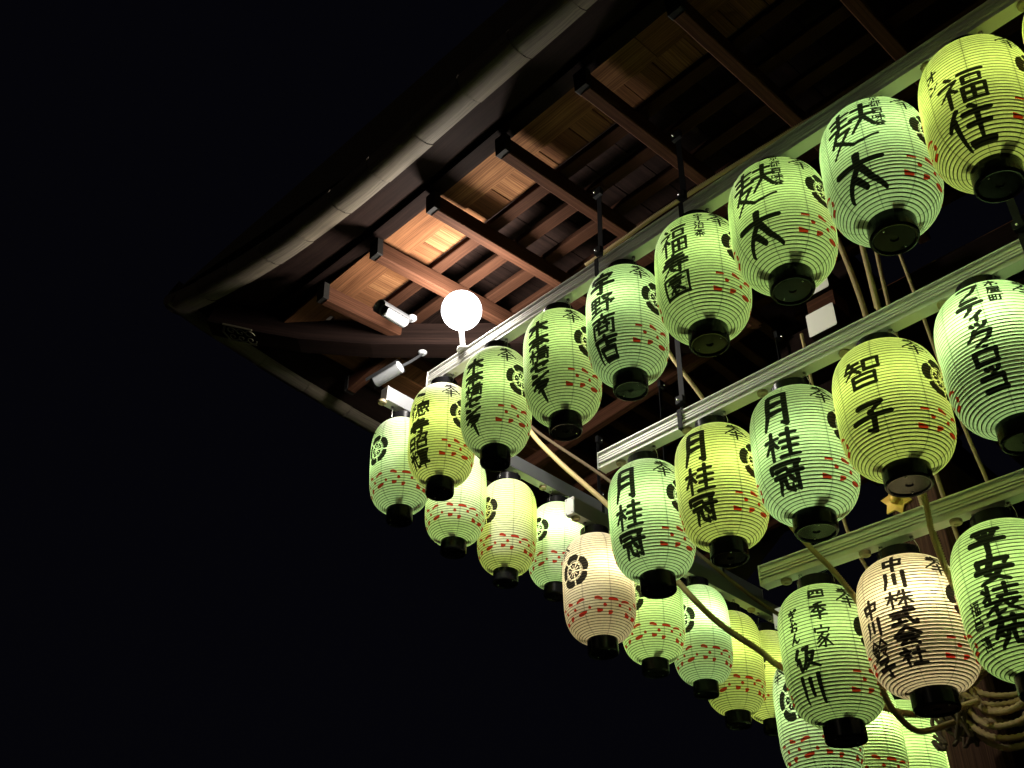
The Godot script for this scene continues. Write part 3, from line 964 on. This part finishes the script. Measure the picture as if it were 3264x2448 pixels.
func rope_coil() -> void:
	var c := at(-1.90, 1.95, -5.20)
	var o := thing("rope_coil", "thick bundle of coiled straw rope tied to the post", "rope coil", c)
	var st := new_st()
	var r := RandomNumberGenerator.new()
	r.seed = 4
	for k in 9:
		var pts := []
		var rx := 0.17 + 0.025 * (k % 4) + r.randf_range(-0.01, 0.02)
		var ry := 0.12 + 0.035 * (k % 5)
		var oz := 0.03 * (k % 3) + r.randf_range(-0.01, 0.01)
		for j in 15:
			var th := TAU * j / 13.0 + k
			pts.append(Vector3(rx * sin(th) + r.randf_range(-0.012, 0.012), -0.05 * (k % 4) + ry * cos(th), oz + 0.03 * sin(th * 2.0 + k)))
		tube(st, smooth_path(pts, 0.012), 0.016, 9, 70.0, 3)
	part("coils", st.commit(), M.straw, o)
	st = new_st()
	for k in 6:
		var pts := []
		for j in 15:
			var th := TAU * j / 12.0
			pts.append(Vector3(-0.06 + 0.05 * sin(th) + 0.012 * k, 0.16 + 0.03 * (k % 3) + 0.02 * sin(th * 2.0), 0.02 + 0.075 * cos(th)))
		tube(st, smooth_path(pts, 0.012), 0.014, 9, 70.0, 3)
	part("binding", st.commit(), M.straw, o)
	# frayed dark tassel hanging at the side
	st = new_st()
	for k in 26:
		var a := Vector3(-0.30 + r.randf_range(-0.06, 0.06), -0.05 + r.randf_range(-0.04, 0.04), r.randf_range(-0.04, 0.06))
		var b := a + Vector3(r.randf_range(-0.09, 0.09), -0.2 + r.randf_range(-0.06, 0.06), r.randf_range(-0.05, 0.05))
		var side := Vector3(r.randf_range(-0.06, 0.06), 0, r.randf_range(-0.04, 0.04))
		tube(st, smooth_path([a, a.lerp(b, 0.5) + side, b, b + Vector3(side.x, 0.05, 0)], 0.02), 0.010, 7, 90.0, 3)
	part("frayed_end", st.commit(), M.straw_dark, o)

# ---------------------------------------------------------------- the scene
func _ready() -> void:
	rng.seed = 7
	# ---- camera
	var cam := Camera3D.new()
	cam.name = "camera"
	add_child(cam)
	cam.transform = Transform3D(Basis(Vector3(0.68871538, 0.03256438, -0.72430014), Vector3(0.41683065, 0.79960447, 0.43230187), Vector3(0.59323127, -0.59964344, 0.53712606)), at(0, 0, 0))
	cam.fov = rad_to_deg(2.0 * atan(384.0 / 991.223))
	cam.near = 0.05
	cam.far = 500.0
	cam.current = true
	# ---- night sky
	var env := Environment.new()
	env.background_mode = Environment.BG_SKY
	var sky := Sky.new()
	var sm := ProceduralSkyMaterial.new()
	sm.sky_top_color = Color(0.016, 0.016, 0.030)
	sm.sky_horizon_color = Color(0.020, 0.020, 0.034)
	sm.ground_bottom_color = Color(0.012, 0.012, 0.016)
	sm.ground_horizon_color = Color(0.016, 0.016, 0.022)
	sm.sky_curve = 0.2
	sky.sky_material = sm
	env.sky = sky
	env.tonemap_mode = Environment.TONE_MAPPER_LINEAR
	env.tonemap_exposure = 1.0
	env.sdfgi_enabled = true
	env.ssao_enabled = true
	env.ssil_enabled = true
	var we := WorldEnvironment.new()
	we.name = "night_environment"
	we.environment = env
	add_child(we)
	# ---- faint glow of the lit precinct, from the open side
	var sun := DirectionalLight3D.new()
	sun.name = "precinct_glow"
	sun.light_color = Color(1.0, 0.93, 0.82)
	sun.light_energy = 0.014
	sun.light_angular_distance = 14.0
	sun.shadow_enabled = true
	add_child(sun)
	sun.look_at_from_position(Vector3(-3, 7, 10), Vector3(-3, 5, 0))

	# ---- materials
	M.lacquer = plain(lin(0.008, 0.008, 0.009), 0.22, 0.0, 0.25)
	M.steel = plain(lin(0.6, 0.6, 0.58), 0.25, 1.0)
	M.tin = plain(lin(0.25, 0.25, 0.24), 0.5, 0.6)
	M.bamboo = plain(lin(0.045, 0.042, 0.018), 0.8, 0.0, 0.2)  # dark brown carries the shadow lines of the hoops
	M.bulb_green = plain(lin(0.8, 0.8, 0.78), 0.4)
	M.bulb_green.emission_enabled = true
	M.bulb_green.emission = Color(0.85, 1.0, 0.72)
	M.bulb_green.emission_energy_multiplier = 3.0
	M.bulb_warm = M.bulb_green.duplicate()
	M.bulb_warm.emission = Color(1.0, 0.9, 0.72)
	M.aluminium = plain(lin(0.62, 0.62, 0.58), 0.42, 0.15, 0.6)
	M.back_shade_grey = plain(lin(0.11, 0.115, 0.12), 0.5)  # weak light on the rail backs put into the grey
	M.plate = plain(lin(0.66, 0.66, 0.64), 0.5)
	M.socket = plain(lin(0.34, 0.28, 0.17), 0.55)
	M.black_iron = plain(lin(0.010, 0.010, 0.011), 0.7, 0.0, 0.25)
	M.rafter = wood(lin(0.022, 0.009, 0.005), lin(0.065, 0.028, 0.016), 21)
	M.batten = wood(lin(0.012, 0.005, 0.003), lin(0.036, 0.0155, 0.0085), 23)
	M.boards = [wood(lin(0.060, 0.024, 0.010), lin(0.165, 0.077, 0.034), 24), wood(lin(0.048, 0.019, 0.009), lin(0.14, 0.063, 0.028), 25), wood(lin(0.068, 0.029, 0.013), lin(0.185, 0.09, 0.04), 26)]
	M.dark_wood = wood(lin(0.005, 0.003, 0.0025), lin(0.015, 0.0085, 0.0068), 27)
	M.post = wood(lin(0.035, 0.018, 0.012), lin(0.12, 0.062, 0.04), 28)
	M.bronze = plain(lin(0.012, 0.011, 0.010), 0.7, 0.2, 0.2)
	M.bronze_light = plain(lin(0.16, 0.14, 0.09), 0.5, 0.7)
	M.copper = [wood(lin(0.06, 0.049, 0.036), lin(0.115, 0.095, 0.07), 31, 0.7, 0.2), wood(lin(0.052, 0.043, 0.032), lin(0.10, 0.084, 0.064), 32, 0.7, 0.2)]
	M.bark = plain(lin(0.05, 0.04, 0.03), 0.95)
	M.white_paint = plain(lin(0.72, 0.70, 0.62), 0.75)
	M.gold = plain(lin(0.80, 0.52, 0.10), 0.35, 0.35)
	M.globe = plain(lin(0.9, 0.9, 0.9), 0.3)
	M.globe.emission_enabled = true
	M.globe.emission = Color(1.0, 0.98, 0.98)
	M.globe.emission_energy_multiplier = 6.0
	M.cam_white = plain(lin(0.24, 0.25, 0.26), 0.35)
	M.cam_grey = plain(lin(0.022, 0.023, 0.025), 0.5)
	M.lens = plain(lin(0.006, 0.006, 0.008), 0.08)
	M.straw = plain(lin(0.34, 0.25, 0.11), 0.85)
	M.straw_gold = plain(lin(0.50, 0.38, 0.17), 0.8)
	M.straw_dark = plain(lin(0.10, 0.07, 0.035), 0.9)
	M.red_cloth = plain(lin(0.28, 0.012, 0.016), 0.9)
	M.ground = plain(lin(0.16, 0.155, 0.145), 0.95)

	# ---- ground
	var g := MeshInstance3D.new()
	g.name = "ground"
	var pm := PlaneMesh.new()
	pm.size = Vector2(400, 400)
	g.mesh = pm
	var gt := NoiseTexture2D.new()
	gt.noise = FastNoiseLite.new()
	gt.noise.frequency = 0.08
	gt.seamless = true
	var ramp := Gradient.new()
	ramp.set_color(0, lin(0.10, 0.095, 0.09))
	ramp.set_color(1, lin(0.24, 0.235, 0.22))
	gt.color_ramp = ramp
	M.ground.albedo_color = Color.WHITE
	M.ground.albedo_texture = gt
	M.ground.uv1_scale = Vector3(200, 200, 1)
	g.material_override = M.ground
	g.set_meta("kind", "structure")
	add_child(g)

	pavilion()
	rails_and_lanterns()
	globe_lamp()
	security_camera("white bullet camera with sun hood beside the globe lamp, lens facing outwards", at(-4.41, 4.44, -2.876), Vector3(0.2, -0.2, 1), at(-4.55, 4.66, -3.12))
	security_camera("grey bullet camera above the corner lanterns, seen from its side", at(-4.758, 4.256, -3.117), Vector3(-0.9, -0.3, 0.3), at(-4.78, 4.64, -3.41))
	ropes()

func paper_material(tex: Texture2D) -> StandardMaterial3D:
	var m := plain(Color.WHITE, 0.85, 0.0, 0.3)
	m.albedo_texture = tex
	m.backlight_enabled = true
	m.backlight = Color(1, 1, 1)
	m.cull_mode = BaseMaterial3D.CULL_DISABLED
	return m

func rails_and_lanterns() -> void:
	lantern_meshes()
	var base := paper_base()
	var P := {}
	var bare := paper_material(print_texture(base, []))
	P.toku = [["丶徳寺昭輝", 4.0, [[0.06, 0.14], [0.17, 0.345], [0.365, 0.53], [0.535, 0.70], [0.71, 0.92]], 0.185, 0.0105]]
	P.bridge = [["木本橋センター", 6.0, [[0.10, 0.22], [0.22, 0.36], [0.36, 0.50], [0.50, 0.61], [0.61, 0.70], [0.70, 0.80], [0.80, 0.90]], 0.145, 0.0100]]
	P.uno = [["宇野商店", 3.0, [[0.06, 0.25], [0.25, 0.44], [0.45, 0.67], [0.67, 0.93]], 0.17, 0.0115]]
	P.fukuju = [["福寿園", 0.0, [[0.09, 0.33], [0.33, 0.53], [0.53, 0.74]], 0.165, 0.0100], ["宇治茶", 37.0, even(0.03, 0.24, 3), 0.05, 0.0032]]
	P.fu = [["麩太", 2.0, [[0.06, 0.40], [0.46, 0.82]], 0.215, 0.0125], ["京都百味会", 32.0, even(0.01, 0.27, 5), 0.05, 0.0030]]
	P.sumi = [["福住", 3.0, [[0.25, 0.53], [0.55, 0.86]], 0.20, 0.0110], ["オン", -24.0, even(0.12, 0.28, 2), 0.055, 0.0036]]
	P.moon = [["月桂冠", 5.0, [[0.06, 0.32], [0.345, 0.60], [0.61, 0.89]], 0.165, 0.0120]]
	P.tomo = [["智子", 1.0, [[0.13, 0.36], [0.51, 0.77]], 0.175, 0.0110]]
	P.tic = [["フテ", 2.0, [[0.02, 0.11], [0.11, 0.22]], 0.115, 0.0085], ["ィッ", 5.0, [[0.20, 0.275], [0.275, 0.345]], 0.08, 0.0070], ["クロコ", 4.0, [[0.34, 0.475], [0.50, 0.635], [0.70, 0.83]], 0.115, 0.0085], ["・ッ", 6.0, [[0.46, 0.51], [0.63, 0.70]], 0.07, 0.0070], ["木屋町", 29.0, even(0.01, 0.17, 3), 0.055, 0.0040]]
	P.four = [["四季家", 24.0, [[0.035, 0.10], [0.13, 0.265], [0.305, 0.485]], 0.085, 0.0058], ["ぎおん", -11.0, even(0.14, 0.41, 3), 0.055, 0.0042], ["坂川", -1.0, [[0.445, 0.635], [0.665, 0.895]], 0.135, 0.0080]]
	P.naka = [["中川株式会社", 12.0, [[0.015, 0.125], [0.13, 0.255], [0.27, 0.405], [0.41, 0.555], [0.565, 0.71], [0.725, 0.865]], 0.115, 0.0072], ["中川鈴子", -25.0, [[0.27, 0.42], [0.43, 0.565], [0.595, 0.745], [0.75, 0.90]], 0.10, 0.0070]]
	P.heian = [["平安装苑", 4.0, [[0.05, 0.215], [0.23, 0.425], [0.43, 0.655], [0.655, 0.87]], 0.155, 0.0105], ["福呂淳", -28.0, [[0.50, 0.595], [0.605, 0.685], [0.745, 0.845]], 0.062, 0.0042]]
	var drops := {"toku": 0.09, "bridge": 0.1, "uno": 0.11, "fukuju": 0.13, "fu": 0.16, "sumi": 0.17, "moon": 0.095, "tomo": 0.11, "tic": 0.11, "four": 0.065, "naka": 0.07, "heian": 0.065}
	var mats := {}
	for k in P:
		mats[k] = paper_material(print_texture(base, P[k], drops[k]))
	var G := lin(0.60, 1.0, 0.27)
	var Y := lin(0.75, 1.0, 0.17)
	var T := lin(0.58, 1.0, 0.36)
	var W := lin(1.0, 0.82, 0.43)
	var ga := "lettered lanterns along the front rails"
	var gb := "crested lanterns along the side rails"
	# x, y, z of the paper's top, width and height scale, sway; paper; light; energy; label; on a side rail
	var rows := [
		[[-4.219, 3.866, -3.208, 0.918, 1.017, 1.7, 1.6], "toku", Y, 0.164, "yellow-green lantern with four stacked characters at the corner end of the top front rail"],
		[[-3.694, 3.870, -3.208, 0.927, 1.035, 0.9, 1.0], "bridge", G, 0.135, "green lantern directly below the globe lamp with a tall narrow column of lettering"],
		[[-3.158, 3.851, -3.208, 0.956, 1.046, 2.1, 1.9], "bridge", G, 0.154, "third green lantern on the top front rail, lettered like its neighbour under the globe lamp"],
		[[-2.643, 3.856, -3.208, 0.950, 1.033, 0.6, 0.5], "uno", T, 0.154, "green lantern beneath the black hanger strap with four large connected characters"],
		[[-2.125, 3.859, -3.208, 1.023, 1.022, 0.0, 0.2], "fukuju", G, 0.154, "green lantern with three bold characters, the last one a boxed shape, on the top rail"],
		[[-1.636, 3.876, -3.208, 1.052, 0.999, -0.8, 0.1], "fu", G, 0.154, "green lantern with two huge characters, left of its paler twin on the top rail"],
		[[-1.103, 3.851, -3.208, 1.063, 0.999, -0.8, -1.7], "fu", T, 0.174, "paler mint lantern with two huge characters beside its greener twin, top rail"],
		[[-0.613, 3.843, -3.208, 0.998, 1.017, -0.7, -3.9], "sumi", Y, 0.151, "large yellow-green lantern with two compact characters at the upper right"],
		[[-0.165, 3.850, -3.208, 1.0, 1.0, 0.0, -1.0], "bare", Y, 0.151, "yellow-green lantern cut off by the top right edge with a red crest showing"],
		[[-3.076, 3.062, -3.839, 0.997, 1.001, 1.7, 2.1], "moon", T, 0.183, "mint lantern with three bold characters at the left end of the middle front rail"],
		[[-2.580, 3.072, -3.839, 0.999, 0.990, 0.5, 1.0], "moon", Y, 0.164, "yellow-green lantern with three bold characters, second on the middle front rail"],
		[[-2.071, 3.057, -3.839, 1.059, 1.015, 0.3, 0.1], "moon", T, 0.164, "mint lantern with three bold characters, third on the middle front rail"],
		[[-1.577, 3.070, -3.839, 1.086, 0.967, -0.4, -0.3], "tomo", Y, 0.154, "yellow-green lantern with two separate characters in front of the gilt star fitting"],
		[[-1.050, 3.105, -3.839, 1.06, 1.02, 0.0, -0.8], "tic", T, 0.202, "bright mint lantern with a winding column of angular letters at the right edge"],
		[[-2.405, 2.263, -4.369, 1.017, 0.995, 0.8, 1.1], "four", G, 0.119, "dim green lantern with thin cursive lettering at the left end of the lowest front rail"],
		[[-1.938, 2.265, -4.369, 1.068, 0.939, 0.6, 1.1], "naka", W, 0.174, "warm white lantern with two columns of lettering on the lowest front rail"],
		[[-1.454, 2.275, -4.369, 1.05, 1.01, 0.3, 0.0], "heian", G, 0.158, "green lantern with four bold characters beside the warm white lantern, cut by the right edge"],
		[[-4.717, 3.857, -3.244, 0.885, 0.984, 3.4, 2.8], "bare", T, 0.139, "leftmost green lantern, its black crest in full view, under the white rail end"],
		[[-4.717, 3.840, -3.775, 0.91, 1.0, 1.0, 0.6], "bare", G, 0.164, "green lantern tucked behind the black cap of the corner lantern, only its lower half showing"],
		[[-4.717, 3.825, -4.278, 0.922, 1.034, 0.6, -0.2], "bare", Y, 0.164, "yellow-green lantern on the upper side rail with a whole band of red marks in view"],
		[[-4.717, 3.852, -4.808, 0.935, 0.969, -0.7, -0.5], "bare", T, 0.251, "whitish overbright green lantern beside the cream lantern on the side rails"],
		[[-3.904, 3.087, -4.313, 0.976, 1.016, 1.6, 2.3], "bare", W, 0.177, "cream white lantern with a black crest at the end of the middle side rail"],
		[[-3.904, 3.076, -4.869, 0.904, 0.953, 0.1, 0.4], "bare", G, 0.164, "green lantern right behind the cream lantern, its top hidden by a lettered lantern's cap"],
		[[-3.904, 3.108, -5.397, 0.879, 0.997, -0.3, 0.6], "bare", T, 0.193, "mint lantern third along the middle side rail, just left of the sagging rope"],
		[[-3.904, 3.034, -5.755, 0.92, 1.044, 0.2, -0.7], "bare", Y, 0.164, "yellow-green lantern fourth along the middle side rail, crossed by the sagging rope"],
		[[-3.904, 3.033, -6.231, 0.93, 0.95, -0.2, -1.2], "bare", Y, 0.164, "small yellow-green lantern last in view on the middle side rail"],
		[[-2.95, 2.27, -5.10, 0.97, 1.05, 0.6, 0.8], "bare", T, 0.164, "large green crested lantern at the bottom edge behind the thin cursive lantern"],
		[[-2.95, 2.27, -5.62, 0.97, 1.03, 0.2, 0.3], "bare", G, 0.212, "bright green lantern at the bottom edge, second on the lowest side rail"],
		[[-2.95, 2.26, -6.13, 0.97, 1.03, 0.0, 0.0], "bare", G, 0.193, "green lantern at the bottom edge below the frayed rope end"],
		[[-2.95, 2.26, -6.62, 0.97, 1.03, 0.0, 0.2], "bare", G, 0.202, "pale green lantern at the bottom edge touching the wooden post"],
	]
	var leans := {1: Vector3(0.02, -0.04, 0.03), 3: Vector3(-0.02, 0, 0.05), 9: Vector3(0.05, -0.02, 0.06), 10: Vector3(0.06, 0.02, 0.03), 11: Vector3(0.0, -0.04, 0.04), 13: Vector3(-0.03, 0.03, 0.09), 15: Vector3(0.06, 0.04, 0.08), 20: Vector3(0.09, 0.06, 0.05), 21: Vector3(0.09, 0.02, 0.0), 23: Vector3(0.05, 0.02, 0.06), 24: Vector3(0.0, 0.0, 0.07), 27: Vector3(0.05, 0.0, 0.07)}
	for k in rows.size():
		var r: Array = rows[k]
		var side := k >= 17
		lantern(r[0], bare if r[1] == "bare" else mats[r[1]], r[2], r[3], r[4], side, gb if side else ga, leans.get(k, Vector3.ZERO))
	# rails, grooved faces turned outwards
	var gr := "lantern rails"
	rail(at(-4.36, 3.972, -3.208), 5.6, false, [0.141, 0.666, 1.202, 1.717, 2.235, 2.724, 3.257, 3.747, 4.195], [[1.555, 0.74], [2.18, 0.74]], "long top aluminium rail lit by the globe lamp", gr)
	rail(at(-3.395, 3.188, -3.839), 4.6, false, [0.319, 0.815, 1.324, 1.818, 2.345], [[0.63, 1.59], [2.6, 1.59]], "grooved aluminium rail across the middle, over the row with three bold characters", gr)
	rail(at(-2.712, 2.392, -4.369), 4.0, false, [0.307, 0.774, 1.258], [[1.9, 2.45]], "lowest aluminium rail over the warm white lantern", gr)
	rail(at(-4.717, 3.972, -3.085), 4.4, true, [0.159, 0.69, 1.193, 1.723], [[2.2, 0.77], [3.8, 0.77]], "top side rail whose lit back faces the lamp at the corner", gr)
	rail(at(-3.904, 3.188, -4.085), 4.2, true, [0.228, 0.784, 1.312, 1.67, 2.146], [[1.05, 1.64], [3.4, 1.64]], "dark middle side rail with a white screwed end plate over the cream lantern", gr)
	rail(at(-2.95, 2.392, -4.87), 3.6, true, [0.23, 0.75, 1.26, 1.75], [[0.5, 2.53]], "lowest side rail, its white end plate behind the thin cursive lantern", gr)

func ropes() -> void:
	rope("thick golden twisted rope sagging from under the globe lamp down to the coil", [at(-4.60, 4.55, -4.2), at(-4.43, 4.16, -4.2), at(-4.122, 3.743, -4.2), at(-3.656, 3.191, -4.2), at(-3.30, 2.70, -4.2), at(-2.957, 2.241, -4.2), at(-2.70, 1.99, -4.22), at(-2.62, 1.895, -4.32), at(-2.32, 1.72, -4.6), at(-2.2, 1.71, -4.85), at(-2.02, 1.80, -5.1)], 0.0165, M.straw_gold)
	rope("thin dark rope running above the golden one to the lower rails", [at(-4.64, 4.55, -4.3), at(-4.488, 4.245, -4.3), at(-3.736, 3.46, -4.3), at(-3.099, 2.72, -4.3), at(-2.64, 2.212, -4.32), at(-2.35, 1.98, -4.75)], 0.011, M.straw_dark)  # shadow on this rope is put into its dark straw colour
	rope("straw rope slanting across the lowest front rail to the frayed end", [at(-2.72, 3.2, -4.24), at(-2.401, 2.57, -4.24), at(-2.232, 2.285, -4.25), at(-2.135, 2.07, -4.27), at(-2.12, 1.89, -4.3), at(-2.15, 1.70, -4.36), at(-2.2, 1.64, -4.55), at(-2.22, 1.62, -4.8), at(-2.16, 1.72, -5.08)], 0.014, M.straw)
	rope("straw rope hanging upright in front of the lowest rail, right of the warm lantern", [at(-1.70, 4.8, -4.26), at(-1.69, 3.4, -4.26), at(-1.695, 2.5, -4.25), at(-1.70, 2.3, -4.25), at(-1.68, 2.06, -4.28), at(-1.76, 1.9, -4.7), at(-1.86, 1.93, -5.1)], 0.014, M.straw)
	var g := "upright ropes by the white beam ends"
	rope("leftmost upright straw rope right of the white beam ends", [at(-2.02, 4.8, -4.7), at(-1.96, 4.2, -4.7), at(-1.93, 3.3, -4.7), at(-1.9, 2.4, -4.8)], 0.017, M.straw, g)
	rope("upright straw rope ending in a knot above the middle rail", [at(-1.875, 4.8, -4.7), at(-1.875, 4.45, -4.7), at(-1.877, 4.1, -4.7)], 0.013, M.straw, g)
	rope("upright straw rope just right of the knotted one", [at(-1.78, 4.8, -4.7), at(-1.80, 4.2, -4.7), at(-1.80, 3.2, -4.7), at(-1.79, 2.2, -4.85)], 0.012, M.straw, g)
	rope("thin upright rope running down to a knot over the lowest rail", [at(-1.68, 4.8, -4.7), at(-1.63, 4.0, -4.7), at(-1.585, 3.2, -4.7), at(-1.544, 2.76, -4.7), at(-1.53, 2.6, -4.7)], 0.010, M.straw, g)
	rope("thin rope behind the third lantern of the middle front rail", [at(-2.40, 4.2, -4.7), at(-2.36, 2.9, -4.7), at(-2.27, 2.45, -4.72), at(-2.2, 2.1, -4.9)], 0.010, M.straw, g)
	rope("slack tan rope lying along the inner side of the top rail", [at(-3.1, 4.40, -3.40), at(-2.77, 4.41, -3.40), at(-2.39, 4.425, -3.40), at(-1.6, 4.41, -3.42), at(-0.7, 4.37, -3.45), at(0.3, 4.40, -3.42)], 0.013, M.straw)
	rope("golden rope slanting behind the middle rail's hanger strap", [at(-3.05, 4.6, -3.97), at(-2.949, 4.006, -3.95), at(-2.702, 3.442, -3.95), at(-2.5, 2.95, -4.0), at(-2.42, 2.6, -4.15)], 0.012, M.straw_gold)
	rope_coil()
	# red cloth hung behind the last lettered lantern
	var o := thing("red_cloth", "dark red cloth hanging behind the four-character lantern at the right edge", "cloth", at(-1.55, 2.80, -5.35))
	var st := new_st()
	for i in 24:
		for j in 8:
			var p := []
			for c in [[i, j], [i + 1, j], [i + 1, j + 1], [i, j + 1]]:
				var u: float = c[0] / 24.0
				var v: float = c[1] / 8.0
				p.append(Vector3(u * 1.5, -v * (0.5 + 0.12 * sin(u * 9.0)), 0.05 * sin(u * 34.0) * (0.3 + v)))
			var n: Vector3 = (p[2] - p[0]).cross(p[1] - p[3]).normalized()
			n = n if n.z > 0 else -n
			flat_quad(st, p[0], p[1], p[2], p[3], n)
	part("folds", st.commit(), M.red_cloth, o)
	st = new_st()
	tube(st, smooth_path([Vector3(-0.3, 0.005, 0), Vector3(1.6, 0.005, 0)], 0.2), 0.012, 8)
	part("pole", st.commit(), M.dark_wood, o)
